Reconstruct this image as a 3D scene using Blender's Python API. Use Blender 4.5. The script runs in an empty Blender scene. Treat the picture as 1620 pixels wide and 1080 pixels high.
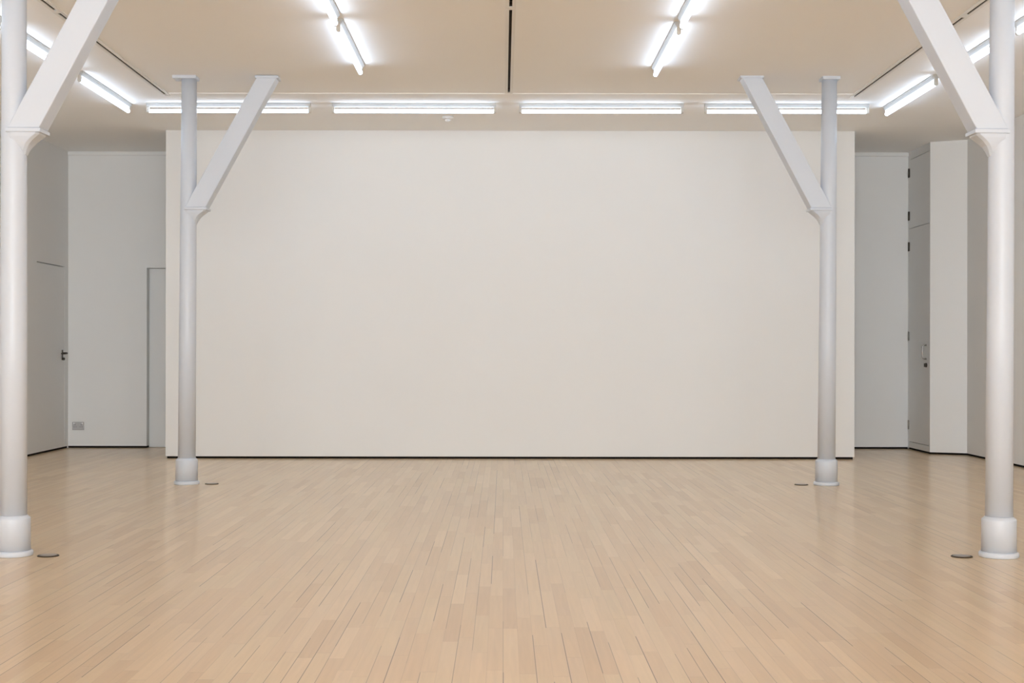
import bpy, bmesh, math
from mathutils import Vector, Matrix

scene = bpy.context.scene
COL = scene.collection
HC = 1.10                 # eye height of the camera
Z_PER = 3.388             # ceiling height
Z_CEN = Z_PER
Y_REAR = -12.0

# ------------------------------------------------------------------ materials
def new_mat(name):
    m = bpy.data.materials.new(name)
    m.use_nodes = True
    nt = m.node_tree
    b = nt.nodes.get('Principled BSDF')
    return m, nt, b

def paint(name, col, rough=0.6, spec=0.3, var=0.02, scale=1.3, bump=0.0):
    m, nt, b = new_mat(name)
    N, L = nt.nodes, nt.links
    tc = N.new('ShaderNodeTexCoord')
    n = N.new('ShaderNodeTexNoise')
    n.inputs['Scale'].default_value = scale
    n.inputs['Detail'].default_value = 4
    L.new(tc.outputs['Object'], n.inputs['Vector'])
    r = N.new('ShaderNodeMapRange')
    r.inputs['To Min'].default_value = 1 - var
    r.inputs['To Max'].default_value = 1 + var
    L.new(n.outputs['Fac'], r.inputs['Value'])
    mx = N.new('ShaderNodeVectorMath'); mx.operation = 'SCALE'
    mx.inputs[0].default_value = col
    L.new(r.outputs['Result'], mx.inputs['Scale'])
    L.new(mx.outputs['Vector'], b.inputs['Base Color'])
    b.inputs['Roughness'].default_value = rough
    b.inputs['Specular IOR Level'].default_value = spec
    if bump:
        n2 = N.new('ShaderNodeTexNoise')
        n2.inputs['Scale'].default_value = 90
        L.new(tc.outputs['Object'], n2.inputs['Vector'])
        bp = N.new('ShaderNodeBump')
        bp.inputs['Strength'].default_value = bump
        bp.inputs['Distance'].default_value = 0.002
        L.new(n2.outputs['Fac'], bp.inputs['Height'])
        L.new(bp.outputs['Normal'], b.inputs['Normal'])
    return m

M_WALL = paint('white wall paint', (0.835, 0.828, 0.815), 0.75, 0.2, 0.012)
M_CEIL = paint('ceiling paint', (0.945, 0.935, 0.925), 0.85, 0.1, 0.010)
M_DOOR = paint('door paint', (0.825, 0.818, 0.805), 0.5, 0.3, 0.012)
M_COL = paint('column gloss paint', (0.635, 0.667, 0.725), 0.38, 0.45, 0.012, 3.0, 0.05)
M_GAP = paint('shadow gap black', (0.012, 0.009, 0.007), 0.8, 0.1, 0.2)
M_SLOT = paint('track slot dark', (0.060, 0.046, 0.032), 0.7, 0.2, 0.3, 20)
M_TRIM = paint('track white', (0.84, 0.82, 0.79), 0.5, 0.3, 0.01)
M_BATTEN = paint('batten enamel', (0.52, 0.52, 0.51), 0.4, 0.4, 0.01)
M_HOLDER = paint('lamp holder plastic', (0.60, 0.57, 0.52), 0.5, 0.3, 0.02)
M_PLASTIC = paint('white plastic', (0.86, 0.86, 0.86), 0.4, 0.4, 0.01)
M_FRAME = paint('window frame paint', (0.8, 0.8, 0.8), 0.5, 0.3, 0.01)

def metal(name, col, rough):
    m, nt, b = new_mat(name)
    N, L = nt.nodes, nt.links
    n = N.new('ShaderNodeTexNoise'); n.inputs['Scale'].default_value = 60
    r = N.new('ShaderNodeMapRange')
    r.inputs['To Min'].default_value = rough - 0.06
    r.inputs['To Max'].default_value = rough + 0.06
    L.new(n.outputs['Fac'], r.inputs['Value'])
    L.new(r.outputs['Result'], b.inputs['Roughness'])
    b.inputs['Base Color'].default_value = (*col, 1)
    b.inputs['Metallic'].default_value = 1
    return m
M_DARKMETAL = metal('dark bronze metal', (0.10, 0.085, 0.07), 0.4)
M_STEEL = metal('satin steel', (0.42, 0.40, 0.38), 0.35)
M_SOCKET = metal('socket plate steel', (0.42, 0.40, 0.39), 0.42)
M_DISC = metal('floor plate', (0.45, 0.40, 0.36), 0.35)
M_RIM = metal('floor plate rim', (0.085, 0.065, 0.045), 0.45)

TUBE_STRENGTH = 10.2
def tube_mat():
    m, nt, b = new_mat('fluorescent tube')
    N, L = nt.nodes, nt.links
    N.remove(b)
    e = N.new('ShaderNodeEmission')
    e.inputs['Color'].default_value = (0.79, 0.975, 1.21, 1)
    e.inputs['Strength'].default_value = TUBE_STRENGTH
    L.new(e.outputs[0], N['Material Output'].inputs[0])
    return m
M_TUBE = tube_mat()

def floor_mat():
    m, nt, b = new_mat('maple strip floor')
    N, L = nt.nodes, nt.links
    def math_(op, a, c=None, clamp=False):
        n = N.new('ShaderNodeMath'); n.operation = op; n.use_clamp = clamp
        for i, v in enumerate((a, c)):
            if v is None: continue
            if isinstance(v, (int, float)): n.inputs[i].default_value = v
            else: L.new(v, n.inputs[i])
        return n.outputs[0]
    def white(x, y=None):
        n = N.new('ShaderNodeTexWhiteNoise')
        n.noise_dimensions = '2D'
        cb = N.new('ShaderNodeCombineXYZ')
        L.new(x, cb.inputs[0])
        if y is not None: L.new(y, cb.inputs[1])
        L.new(cb.outputs[0], n.inputs['Vector'])
        return n.outputs['Value'], n.outputs['Color']
    tc = N.new('ShaderNodeTexCoord')
    sp = N.new('ShaderNodeSeparateXYZ')
    L.new(tc.outputs['Object'], sp.inputs[0])
    X, Y = sp.outputs[0], sp.outputs[1]
    W = 0.057
    u = math_('DIVIDE', X, W)
    row = math_('FLOOR', u)
    fu = math_('FRACT', u)
    rv, _ = white(row)
    ln = math_('ADD', math_('MULTIPLY', rv, 0.45), 0.55)      # board length differs per row
    v = math_('ADD', math_('DIVIDE', Y, ln), math_('MULTIPLY', rv, 37.3))
    idx = math_('FLOOR', v)
    fv = math_('FRACT', v)
    bv, bc = white(row, idx)
    bs = N.new('ShaderNodeSeparateColor'); L.new(bc, bs.inputs[0])
    # board tone
    ramp = N.new('ShaderNodeValToRGB')
    cr = ramp.color_ramp
    cr.elements[0].position = 0.0; cr.elements[0].color = (0.673, 0.468, 0.267, 1)
    cr.elements[1].position = 1.0; cr.elements[1].color = (0.799, 0.595, 0.362, 1)
    for p, c in ((0.12, (0.713, 0.508, 0.298, 1)), (0.5, (0.742, 0.538, 0.320, 1)),
                 (0.72, (0.745, 0.555, 0.329, 1)), (0.9, (0.776, 0.566, 0.344, 1))):
        e = cr.elements.new(p); e.color = c
    L.new(bv, ramp.inputs[0])
    # grain, stretched along the boards and shifted per board
    cb = N.new('ShaderNodeCombineXYZ')
    L.new(math_('MULTIPLY', X, 55), cb.inputs[0])
    L.new(math_('ADD', math_('MULTIPLY', Y, 2.2), math_('MULTIPLY', bv, 50)), cb.inputs[1])
    g = N.new('ShaderNodeTexNoise'); g.inputs['Scale'].default_value = 1.0
    g.inputs['Detail'].default_value = 5; g.inputs['Distortion'].default_value = 0.6
    L.new(cb.outputs[0], g.inputs['Vector'])
    gr = N.new('ShaderNodeMapRange')
    gr.inputs['From Min'].default_value = 0.3; gr.inputs['From Max'].default_value = 0.7
    gr.inputs['To Min'].default_value = 0.955; gr.inputs['To Max'].default_value = 1.035
    L.new(g.outputs['Fac'], gr.inputs['Value'])
    # broad wear
    wn = N.new('ShaderNodeTexNoise'); wn.inputs['Scale'].default_value = 0.8
    wn.inputs['Detail'].default_value = 3
    L.new(tc.outputs['Object'], wn.inputs['Vector'])
    wr = N.new('ShaderNodeMapRange')
    wr.inputs['To Min'].default_value = 0.965; wr.inputs['To Max'].default_value = 1.03
    L.new(wn.outputs['Fac'], wr.inputs['Value'])
    tone = math_('MULTIPLY', gr.outputs[0], wr.outputs[0])
    sc1 = N.new('ShaderNodeVectorMath'); sc1.operation = 'SCALE'
    L.new(ramp.outputs[0], sc1.inputs[0]); L.new(tone, sc1.inputs['Scale'])
    # joints: width and darkness vary from joint to joint and along it
    jw, _ = white(math_('ADD', row, 0.5), math_('FLOOR', math_('ADD', math_('MULTIPLY', Y, 1.1), math_('MULTIPLY', rv, 9))))
    edge = math_('LESS_THAN', fu, math_('ADD', math_('MULTIPLY', jw, 0.045), 0.018))
    endw = math_('DIVIDE', 0.0016, ln)
    end = math_('LESS_THAN', fv, endw)
    dark_e = math_('MULTIPLY', edge, math_('ADD', math_('MULTIPLY', math_('POWER', jw, 2.0), 0.62), 0.12))
    dark_v = math_('MULTIPLY', end, math_('ADD', math_('MULTIPLY', bs.outputs[1], 0.4), 0.15))
    gap = math_('MAXIMUM', dark_e, dark_v)
    mix = N.new('ShaderNodeMix'); mix.data_type = 'RGBA'
    L.new(gap, mix.inputs[0])
    L.new(sc1.outputs[0], mix.inputs[6])
    mix.inputs[7].default_value = (0.10, 0.055, 0.03, 1)
    L.new(mix.outputs[2], b.inputs['Base Color'])
    # gloss
    rr = N.new('ShaderNodeMapRange')
    rr.inputs['To Min'].default_value = 0.295; rr.inputs['To Max'].default_value = 0.36
    L.new(math_('ADD', math_('MULTIPLY', bs.outputs[2], 0.5), math_('MULTIPLY', wn.outputs['Fac'], 0.5)), rr.inputs['Value'])
    L.new(rr.outputs[0], b.inputs['Roughness'])
    b.inputs['Specular IOR Level'].default_value = 0.35
    b.inputs['Coat Weight'].default_value = 0.45
    b.inputs['Coat Roughness'].default_value = 0.17
    # tiny tilt of each board breaks the reflections
    bp = N.new('ShaderNodeBump'); bp.inputs['Strength'].default_value = 0.10
    bp.inputs['Distance'].default_value = 0.0006
    L.new(g.outputs['Fac'], bp.inputs['Height'])
    return m
M_FLOOR = floor_mat()

# ------------------------------------------------------------------ mesh helpers
class MB:
    def __init__(self): self.bm = bmesh.new()
    def box(self, x0, x1, y0, y1, z0, z1):
        vs = [self.bm.verts.new((x, y, z)) for x in (x0, x1) for y in (y0, y1) for z in (z0, z1)]
        for f in ((0, 1, 3, 2), (4, 6, 7, 5), (0, 4, 5, 1), (2, 3, 7, 6), (0, 2, 6, 4), (1, 5, 7, 3)):
            self.bm.faces.new([vs[i] for i in f])
        return self
    def prism(self, pts, a0, a1, axis='y'):
        """polygon pts in the two other axes, extruded along axis from a0 to a1"""
        def P(p, a):
            if axis == 'y': return (p[0], a, p[1])
            if axis == 'z': return (p[0], p[1], a)
            return (a, p[0], p[1])
        A = [self.bm.verts.new(P(p, a0)) for p in pts]
        B = [self.bm.verts.new(P(p, a1)) for p in pts]
        n = len(pts)
        self.bm.faces.new(A); self.bm.faces.new(B[::-1])
        for i in range(n):
            self.bm.faces.new((A[i], B[i], B[(i + 1) % n], A[(i + 1) % n]))
        return self
    def lathe(self, prof, c=(0, 0, 0), seg=48, axis='z', smooth=True):
        rings = []
        for r, h in prof:
            ring = []
            for k in range(seg):
                a = 2 * math.pi * k / seg
                p = (r * math.cos(a), r * math.sin(a))
                if axis == 'z': q = (p[0], p[1], h)
                elif axis == 'y': q = (p[0], h, p[1])
                else: q = (h, p[0], p[1])
                ring.append(self.bm.verts.new((q[0] + c[0], q[1] + c[1], q[2] + c[2])))
            rings.append(ring)
        for i in range(len(rings) - 1):
            for k in range(seg):
                f = self.bm.faces.new((rings[i][k], rings[i][(k + 1) % seg], rings[i + 1][(k + 1) % seg], rings[i + 1][k]))
                f.smooth = smooth
        self.bm.faces.new(rings[0][::-1]); self.bm.faces.new(rings[-1])
        return self
    def sweep(self, pts, r, seg=12):
        prev = None
        n = len(pts); rings = []
        P = [Vector(p) for p in pts]
        for i in range(n):
            t = (P[min(i + 1, n - 1)] - P[max(i - 1, 0)]).normalized()
            ref = Vector((0, 1, 0)) if abs(t.y) < 0.9 else Vector((1, 0, 0))
            if prev is not None: ref = prev
            u = (ref - t * ref.dot(t)).normalized(); w = t.cross(u); prev = u
            rings.append([self.bm.verts.new(P[i] + (u * math.cos(2 * math.pi * k / seg) + w * math.sin(2 * math.pi * k / seg)) * r) for k in range(seg)])
        for i in range(n - 1):
            for k in range(seg):
                f = self.bm.faces.new((rings[i][k], rings[i][(k + 1) % seg], rings[i + 1][(k + 1) % seg], rings[i + 1][k]))
                f.smooth = True
        self.bm.faces.new(rings[0][::-1]); self.bm.faces.new(rings[-1])
        return self
    def build(self, name, mat, parent=None, bevel=0.0, seg=2, loc=None):
        bmesh.ops.recalc_face_normals(self.bm, faces=self.bm.faces)
        me = bpy.data.meshes.new(name)
        self.bm.to_mesh(me); self.bm.free()
        me.materials.append(mat)
        o = bpy.data.objects.new(name, me)
        COL.objects.link(o)
        if parent is not None: o.parent = parent
        if loc: o.location = loc
        if bevel:
            b = o.modifiers.new('edge', 'BEVEL'); b.width = bevel; b.segments = seg
            b.limit_method = 'ANGLE'; b.angle_limit = math.radians(40)
        return o

def struct(o, label=None):
    o['kind'] = 'structure'
    if label: o['label'] = label
    o['category'] = {'wall': 'wall', 'floo': 'floor', 'ceil': 'ceiling', 'door': 'door', 'wind': 'window'}.get(o.name[:4], 'trim')
    return o

def thing(name, label, cat, loc=(0, 0, 0), rot=(0, 0, 0), group=None):
    o = bpy.data.objects.new(name, None)
    o.empty_display_size = 0.1
    COL.objects.link(o)
    o.location = loc; o.rotation_euler = rot
    o['label'] = label; o['category'] = cat
    if group: o['group'] = group
    return o

def dup(root, loc, rot, label):
    r = root.copy(); COL.objects.link(r)
    r.location = loc; r.rotation_euler = rot; r['label'] = label
    for ch in list(root.children):
        c = ch.copy(); COL.objects.link(c); c.parent = r
        for g in list(ch.children):
            d = g.copy(); COL.objects.link(d); d.parent = c
    return r

# ------------------------------------------------------------------ room shell
XL, XR = -4.98, 4.985          # side walls
YB = 15.92                     # end wall
PX = 4.635                     # face of the pier with the tall door
YP = 14.36                     # front of the big partition
PL, PR = -3.486, 3.629
GAP = 0.022                    # shadow gap under the walls
SLOT_END = 12.44               # far end of the ceiling slots
SL, SM, SR = -3.0, 0.047, 3.128   # ceiling slots

struct(MB().box(XL - 0.2, XR + 0.2, Y_REAR - 0.2, YB + 0.25, -0.06, 0).build('floor', M_FLOOR), 'pale maple strip floor with a satin finish')

c = MB()
for x0, x1 in ((SL + 0.022, SM - 0.0145), (SM + 0.0145, SR - 0.022)):
    c.box(x0, x1, Y_REAR - 0.2, SLOT_END, Z_CEN, Z_CEN + 0.1)
c.box(XL - 0.2, SL - 0.022, Y_REAR - 0.2, SLOT_END, Z_PER, Z_CEN + 0.1)
c.box(SR + 0.022, XR + 0.2, Y_REAR - 0.2, SLOT_END, Z_PER, Z_CEN + 0.1)
c.box(XL - 0.2, XR + 0.2, SLOT_END, YB + 0.25, Z_PER, Z_CEN + 0.1)
c.box(XL - 0.2, XR + 0.2, Y_REAR - 0.2, YB + 0.25, Z_CEN + 0.1, Z_CEN + 0.16)
struct(c.build('ceiling', M_CEIL), 'plain pale ceiling with three narrow slots')
struct(MB().box(SL + 0.04, SR - 0.04, 12.285, 12.45, Z_PER - 0.007, Z_PER).build('trim_2', M_CEIL), 'flat strip across the ceiling in front of the far lights')

# end wall with the recessed doorway
DX0, DX1, DH = -4.08, -3.18, 2.06
w = MB()
w.box(XL, DX0, YB, YB + 0.14, GAP, Z_PER)
w.box(DX0, DX1, YB, YB + 0.14, DH, Z_PER)
w.box(DX1, PX + 0.03, YB, YB + 0.14, GAP, Z_PER)
w.box(XL - 0.15, XR + 0.15, YB + 0.14, YB + 0.2, 0, Z_PER)
struct(w.build('wall_back', M_WALL), 'white end wall behind the big partition')
b = MB()
b.box(XL, DX0, YB + 0.012, YB + 0.1, 0, GAP)
b.box(DX1, PX, YB + 0.012, YB + 0.1, 0, GAP)
struct(b.build('baseboard_back', M_GAP), 'black shadow gap along the end wall')
d = MB().box(DX0 + 0.004, DX1 - 0.004, YB + 0.098, YB + 0.138, 0.006, DH - 0.004).build('door_1', M_DOOR)
struct(d, 'flush white door recessed in the end wall, half hidden by the partition')
struct(MB().prism([(YB, Z_PER), (YB - 0.016, Z_PER), (YB - 0.016, Z_PER - 0.036), (YB - 0.006, Z_PER - 0.045), (YB, Z_PER - 0.045)], XL, PX, 'x')
       .build('trim_1', M_WALL), 'slim white cornice on top of the end wall')

# left wall with the concealed door
LY0, LY1, LH = 14.85, 15.80, 2.065
w = MB()
w.box(XL - 0.05, XL, Y_REAR, LY0, GAP, Z_PER)
w.box(XL - 0.05, XL, LY0, LY1, LH, Z_PER)
w.box(XL - 0.05, XL, LY1, YB, GAP, Z_PER)
w.box(XL - 0.15, XL - 0.05, Y_REAR, YB + 0.14, 0, Z_PER)
w.box(XL - 0.05, XL, YB, YB + 0.14, 0, Z_PER)
struct(w.build('wall_left', M_WALL), 'white left side wall')
struct(MB().box(XL - 0.05, XL - 0.012, Y_REAR, YB, 0, GAP).build('baseboard_left', M_GAP), 'black shadow gap along the left wall')
d = MB().box(XL - 0.042, XL - 0.001, LY0 + 0.003, LY1 - 0.004, GAP, LH - 0.010).build('door_2', M_DOOR, None, 0.002)
struct(d, 'concealed white door flush in the left wall with a dark lever handle')
h = MB()
h.box(XL - 0.002, XL + 0.006, 15.69, 15.722, 1.005, 1.12)          # back plate
h.build('handle_plate', M_DARKMETAL, d, 0.002)
h = MB()
h.lathe([(0.011, 0), (0.011, 0.05)], (XL + 0.004, 15.706, 1.082), 16, 'x')
h.sweep([(XL + 0.05, 15.715, 1.082), (XL + 0.054, 15.68, 1.082), (XL + 0.052, 15.54, 1.079)], 0.012)
h.build('door_handle', M_DARKMETAL, d)
h = MB()
h.lathe([(0.016, 0), (0.016, 0.02), (0.010, 0.026)], (XL + 0.004, 15.706, 1.018), 16, 'x')
h.build('lock', M_DARKMETAL, d)

# right wall, pier and tall cupboard doors
YR = 14.94
struct(MB().box(XR, XR + 0.15, Y_REAR, YR, GAP, Z_PER).build('wall_right', M_WALL), 'white right side wall')
struct(MB().box(XR + 0.012, XR + 0.15, Y_REAR, YR, 0, GAP).build('baseboard_right', M_GAP), 'black shadow gap along the right wall')
YPF = 15.10
w = MB()
w.prism([(PX, YPF), (XR, YR), (XR + 0.15, YR), (XR + 0.15, YB + 0.14), (PX + 0.03, YB + 0.14), (PX + 0.03, YPF + 0.03), (PX, YPF + 0.03)], GAP, Z_PER, 'z')
w.box(PX, PX + 0.05, YPF + 0.02, YB, 3.30, Z_PER)
w.box(PX, PX + 0.05, YB - 0.025, YB, GAP, 3.30)
struct(w.build('wall_pier', M_WALL), 'white pier projecting from the right wall')
struct(MB().prism([(PX + 0.014, YPF + 0.012), (XR + 0.012, YR + 0.012), (XR + 0.15, YR), (XR + 0.15, YB), (PX + 0.014, YB)], 0, GAP, 'z')
       .build('baseboard_pier', M_GAP), 'black shadow gap around the pier')
d = MB().box(PX, PX + 0.028, YPF + 0.034, YB - 0.030, 0.092, 2.510).build('door_3', M_DOOR, None, 0.002)
struct(d, 'tall white cupboard door in the pier with steel hinges and pull handle')
MB().box(PX, PX + 0.028, YPF + 0.034, YB - 0.030, 2.516, 3.295).build('upper_panel', M_DOOR, d, 0.002)
MB().box(PX, PX + 0.028, YPF + 0.034, YB - 0.030, GAP, 0.086).build('kick_panel', M_DOOR, d, 0.002)
for zz in (3.15, 2.66, 2.31, 1.29, 0.28):
    hg = MB()
    hg.lathe([(0.007, -0.052), (0.007, 0.052)], (PX - 0.006, YB - 0.036, zz), 14)
    hg.box(PX - 0.004, PX + 0.001, YB - 0.066, YB - 0.036, zz - 0.05, zz + 0.05)
    hg.build('hinge', M_STEEL if zz < 0.5 or zz == 1.29 else M_DARKMETAL, d)
hp = MB()
yy = 15.23
hp.sweep([(PX + 0.001, yy, 1.185), (PX - 0.025, yy, 1.185), (PX - 0.038, yy, 1.178), (PX - 0.045, yy, 1.162),
          (PX - 0.045, yy, 1.055), (PX - 0.038, yy, 1.040), (PX - 0.025, yy, 1.033), (PX + 0.001, yy, 1.033)], 0.008)
hp.build('pull_handle', M_STEEL, d)
lk = MB()
lk.lathe([(0.024, -0.002), (0.024, 0.010), (0.018, 0.014)], (PX - 0.012, yy - 0.012, 0.965), 20, 'x')
lk.box(PX - 0.030, PX - 0.008, yy - 0.016, yy - 0.008, 0.945, 0.985)
lk.build('lock', M_DARKMETAL, d)

# big free-standing partition
struct(MB().box(PL, PR, YP, YP + 0.30, GAP, Z_PER).build('wall_partition', M_WALL, None, 0.003), 'large blank white partition wall in the middle')
struct(MB().box(PL + 0.014, PR - 0.014, YP + 0.014, YP + 0.286, 0, GAP).build('baseboard_partition', M_GAP), 'black shadow gap under the big partition')

# wall behind the viewer with three tall windows for daylight
wins = [(-4.6, -1.7), (-1.45, 1.45), (1.7, 4.6)]
WZ0, WZ1 = 0.3, 3.2
w = MB()
xs = [XL - 0.15] + [v for p in wins for v in p] + [XR + 0.15]
for i in range(0, len(xs), 2):
    w.box(xs[i], xs[i + 1], Y_REAR - 0.2, Y_REAR, 0, Z_PER)
for x0, x1 in wins:
    w.box(x0, x1, Y_REAR - 0.2, Y_REAR, 0, WZ0)
    w.box(x0, x1, Y_REAR - 0.2, Y_REAR, WZ1, Z_PER)
struct(w.build('wall_rear', M_WALL), 'white wall behind the viewer with three windows')
for i, (x0, x1) in enumerate(wins):
    f = MB(); y0, y1 = Y_REAR - 0.14, Y_REAR - 0.08
    f.box(x0, x0 + 0.05, y0, y1, WZ0, WZ1); f.box(x1 - 0.05, x1, y0, y1, WZ0, WZ1)
    f.box(x0 + 0.05, x1 - 0.05, y0, y1, WZ0, WZ0 + 0.05); f.box(x0 + 0.05, x1 - 0.05, y0, y1, WZ1 - 0.05, WZ1)
    xm = (x0 + x1) / 2
    f.box(xm - 0.02, xm + 0.02, y0, y1, WZ0 + 0.05, WZ1 - 0.05)
    struct(f.build('window_%d' % (i + 1), M_FRAME), 'white framed window behind the viewer')
    la = bpy.data.lights.new('window_daylight', 'AREA')
    la.shape = 'RECTANGLE'; la.size = x1 - x0; la.size_y = WZ1 - WZ0
    la.energy = 1.0
    la.cycles.is_portal = True
    lo = bpy.data.objects.new('window_daylight', la); COL.objects.link(lo)
    lo.location = (xm, Y_REAR - 0.21, (WZ0 + WZ1) / 2)
    lo.rotation_euler = (math.radians(90), 0, 0)      # faces +Y, into the room

# ------------------------------------------------------------------ columns
def column(x, y, s, lean, cap0, label):
    t = thing('column', label, 'column', (x, y, 0), (0, math.radians(lean), 0), 'white columns with slanting braces')
    t['kind'] = 'thing'
    MB().lathe([(0.1015, 0), (0.1045, 0.004), (0.1045, 0.020), (0.1005, 0.027), (0.094, 0.030)]).build('base_flange', M_COL, t)
    MB().lathe([(0.0915, 0.030), (0.0910, 0.20), (0.0895, 0.205), (0.080, 0.212), (0.074, 0.219)]).build('plinth', M_COL, t)
    MB().lathe([(0.0725, 0.216), (0.070, 1.2), (0.066, 2.4), (0.0625, 3.370)]).build('shaft', M_COL, t)
    MB().box(*sorted((s * cap0, s * 0.070)), -0.075, 0.075, 3.362, 3.388).build('cap_plate', M_COL, t, 0.002)
    br = MB().prism([(s * -0.015, 2.296), (s * 0.158, 2.296), (s * 0.737, 3.371), (s * 0.572, 3.371)], -0.074, 0.074).build('brace', M_COL, t, 0.006)
    MB().box(*sorted((s * 0.560, s * 0.752)), -0.078, 0.078, 3.366, 3.388).build('brace_plate', M_COL, br, 0.002)
    bk = MB()
    bk.box(*sorted((s * -0.02, s * 0.168)), -0.082, 0.082, 2.275, 2.296)
    rows = [(0.156, 2.276, 0.074), (0.152, 2.266, 0.073), (0.134, 2.252, 0.070), (0.113, 2.235, 0.064),
            (0.094, 2.214, 0.055), (0.080, 2.190, 0.042), (0.068, 2.160, 0.026)]
    prev = None
    for xx, zz, ww in rows:            # corbel that narrows and curves back into the shaft
        ring = [bk.bm.verts.new((0, -ww, zz)), bk.bm.verts.new((s * (xx - 0.016), -ww, zz)),
                bk.bm.verts.new((s * xx, -ww * 0.72, zz)), bk.bm.verts.new((s * xx, ww * 0.72, zz)),
                bk.bm.verts.new((s * (xx - 0.016), ww, zz)), bk.bm.verts.new((0, ww, zz))]
        if prev is None: bk.bm.faces.new(ring)
        else:
            for i in range(6):
                f = bk.bm.faces.new((prev[i], prev[(i + 1) % 6], ring[(i + 1) % 6], ring[i]))
        prev = ring
    bk.bm.faces.new(prev[::-1])
    bk.build('bracket', M_COL, t, 0.003)
    return t
column(-2.645, 7.51, 1, 0.05, -0.075, 'white round column nearest the left edge with a brace slanting up to the right')
column(2.678, 7.51, -1, 0.28, -0.075, 'white round column nearest the right edge with a brace slanting up to the left')
column(-2.632, 11.57, 1, 0.30, -0.125, 'far white round column in front of the left end of the big partition')
column(2.690, 11.57, -1, 0.36, -0.075, 'far white round column in front of the right end of the big partition')

# ------------------------------------------------------------------ strip lights
TZ = -0.072
def strip_proto(label, loc, rot, group):
    t = thing('ceiling_strip_light', label, 'ceiling light', loc, rot, group)
    H = 0.755
    MB().prism([(-0.030, 0), (0.030, 0), (0.030, -0.014), (0.0135, -0.036), (-0.0135, -0.036), (-0.030, -0.014)], -H, H).build('batten', M_BATTEN, t, 0.002)
    MB().lathe([(0.009, -0.735), (0.0165, -0.729), (0.0165, 0.729), (0.009, 0.735)], (0, 0, TZ), 12, 'y').build('tube', M_TUBE, t)
    for q in (-1, 1):
        hm = MB().prism([(-0.013, -0.030), (0.013, -0.030), (0.015, -0.080), (0.008, -0.090), (-0.008, -0.090), (-0.015, -0.080)],
                        *sorted((q * 0.732, q * 0.756)))
        hm.build('lamp_holder', M_HOLDER, t, 0.002)
    return t
proto = None
def light(loc, rot, label, group):
    global proto
    if proto is None:
        proto = strip_proto(label, loc, rot, group); return
    r = dup(proto, loc, rot, label); r['group'] = group

GB, GS = 'strip lights along the partition', 'strip lights running towards the partition'
for x, lab in ((-2.528, 'lit fluorescent strip light at the left end of the row above the partition'),
               (-0.822, 'lit strip light second from left in the row above the partition, by the smoke detector'),
               (0.900, 'lit fluorescent strip light third from left in the row above the partition'),
               (2.606, 'lit fluorescent strip light at the right end of the row above the partition')):
    light((x, 12.80, Z_PER), (0, 0, math.radians(90)), lab, GB)
ORD = ['farthest', 'second farthest', 'third farthest', 'fourth farthest', 'fifth farthest', 'sixth farthest', 'seventh farthest', 'eighth farthest', 'ninth farthest']
PITCH = 1.655
rows = [(-3.458, 12.085, Z_PER, 'left border row beside the left wall', 5),
        (3.560, 12.19, Z_PER, 'right border row beside the right wall', 5),
        (-1.135, 10.30, Z_CEN, 'row left of the middle ceiling slot', 4),
        (1.213, 10.37, Z_CEN, 'row right of the middle ceiling slot', 4)]
for x, y, z, nm, n in rows:
    for k in range(n):
        light((x, y - PITCH * k, z), (0, 0, 0), '%s lit fluorescent strip light in the %s' % (ORD[k], nm), GS)

# ------------------------------------------------------------------ ceiling slots
def slot(x, y0, y1, zb, depth, label):
    t = thing('ceiling_track', label, 'ceiling track', (x, (y0 + y1) / 2, zb), (0, 0, 0), 'recessed ceiling tracks')
    L = (y1 - y0) / 2
    f = MB()
    f.box(-0.034, -0.0100, -L, L, -0.007, 0.0); f.box(0.0100, 0.034, -L, L, -0.007, 0.0)
    f.box(-0.0100, 0.0100, -L, -L + 0.035, -0.007, 0.0); f.box(-0.0100, 0.0100, L - 0.035, L, -0.007, 0.0)
    f.build('flange', M_TRIM, t)
    g = MB()
    g.box(-0.0140, -0.0100, -L, L, 0.0, depth); g.box(0.0100, 0.0140, -L, L, 0.0, depth)
    g.box(-0.0140, 0.0140, -L, L, depth, depth + 0.005)
    g.build('slot', M_SLOT, t)
    return t
for x, yg, ye, nm in ((SL, 9.345, 12.37, 'left'), (SM, 9.235, 12.27, 'middle'), (SR, 9.43, 12.44, 'right')):
    slot(x, yg + 0.002, ye, Z_PER, 0.03, 'far length of the dark slotted track in the %s of the ceiling' % nm)
    slot(x, 5.30, yg - 0.002, Z_PER, 0.04, 'near length of the dark slotted track in the %s of the ceiling' % nm)

# ------------------------------------------------------------------ small things
def floor_plate(x, y, label):
    t = thing('floor_plate', label, 'floor outlet cover', (x, y, 0), (0, 0, 0), 'round floor outlet covers')
    MB().lathe([(0.057, 0), (0.057, 0.003), (0.053, 0.0055), (0.046, 0.0055), (0.046, 0.0)], seg=40).build('rim', M_RIM, t)
    MB().lathe([(0.0455, 0.001), (0.0455, 0.006), (0.040, 0.0075)], seg=40).build('cover', M_DISC, t)
floor_plate(-2.449, 7.49, 'small round metal floor plate beside the near left column')
floor_plate(2.478, 7.51, 'small round metal floor plate beside the near right column')
floor_plate(-2.425, 11.58, 'small round metal floor plate beside the far left column')
floor_plate(2.484, 11.58, 'small round metal floor plate beside the far right column')

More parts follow.
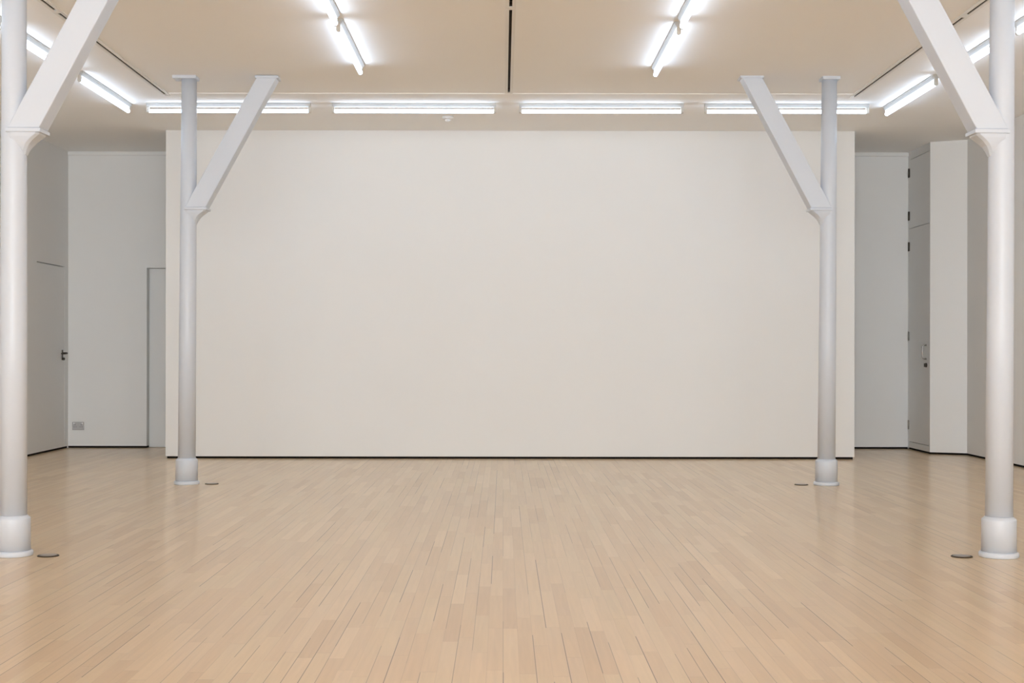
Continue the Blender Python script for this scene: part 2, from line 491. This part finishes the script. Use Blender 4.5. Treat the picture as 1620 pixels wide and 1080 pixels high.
t = thing('smoke_detector', 'small white smoke detector on the ceiling between strip light and partition', 'smoke detector', (-0.540, 13.50, Z_PER))
MB().lathe([(0.030, 0.0), (0.052, -0.0005), (0.053, -0.016), (0.046, -0.026), (0.034, -0.031)], seg=36).build('base', M_PLASTIC, t)
MB().lathe([(0.032, -0.030), (0.028, -0.045), (0.018, -0.052), (0.008, -0.054)], seg=36).build('sensor', M_PLASTIC, t)

t = thing('wall_socket', 'grey metal double socket low on the end wall near the left corner', 'socket', (-4.862, YB, 0.25))
MB().box(-0.068, 0.068, -0.009, 0.0, -0.046, 0.046).build('face_plate', M_SOCKET, t, 0.003)
for q in (-1, 1):
    s = MB()
    for dx, dz, wx, wz in ((0, 0.014, 0.006, 0.010), (-0.011, -0.010, 0.008, 0.005), (0.011, -0.010, 0.008, 0.005)):
        s.box(q * 0.034 + dx - wx / 2, q * 0.034 + dx + wx / 2, -0.0098, -0.006, dz - wz / 2, dz + wz / 2)
    s.build('outlet', M_GAP, t)
    MB().box(q * 0.034 - 0.006 + 0.014 * q, q * 0.034 + 0.006 + 0.014 * q, -0.013, -0.006, 0.022, 0.038).build('switch', M_PLASTIC, t, 0.001)

# ------------------------------------------------------------------ world, camera, view
wd = bpy.data.worlds.new('daylight'); scene.world = wd
wd.use_nodes = True
bg = wd.node_tree.nodes['Background']
bg.inputs['Color'].default_value = (0.83, 0.93, 1.02, 1)
bg.inputs['Strength'].default_value = 23.0

cd = bpy.data.cameras.new('camera')
cam = bpy.data.objects.new('camera', cd); COL.objects.link(cam)
cam.location = (0, 0, HC)
cam.rotation_euler = (math.radians(90), 0, 0)
cam.rotation_euler.rotate_axis('Z', math.radians(0.08))
cd.sensor_width = 36.0
cd.lens = 36.0 * 2200 / 1620
cd.shift_x = (810 - 796) / 1620
cd.shift_y = (557 - 540) / 1620
cd.clip_start = 0.05; cd.clip_end = 100
scene.camera = cam

vs = scene.view_settings
scene.display_settings.display_device = 'sRGB'
vs.view_transform = 'Standard'; vs.look = 'None'; vs.gamma = 1.0
vs.use_curve_mapping = False
vs.exposure = -0.01
scene.cycles.use_denoising = True
scene.cycles.denoising_prefilter = 'ACCURATE'
scene.cycles.use_adaptive_sampling = False
scene.cycles.max_bounces = 10
scene.cycles.diffuse_bounces = 8
scene.cycles.sample_clamp_indirect = 6.0
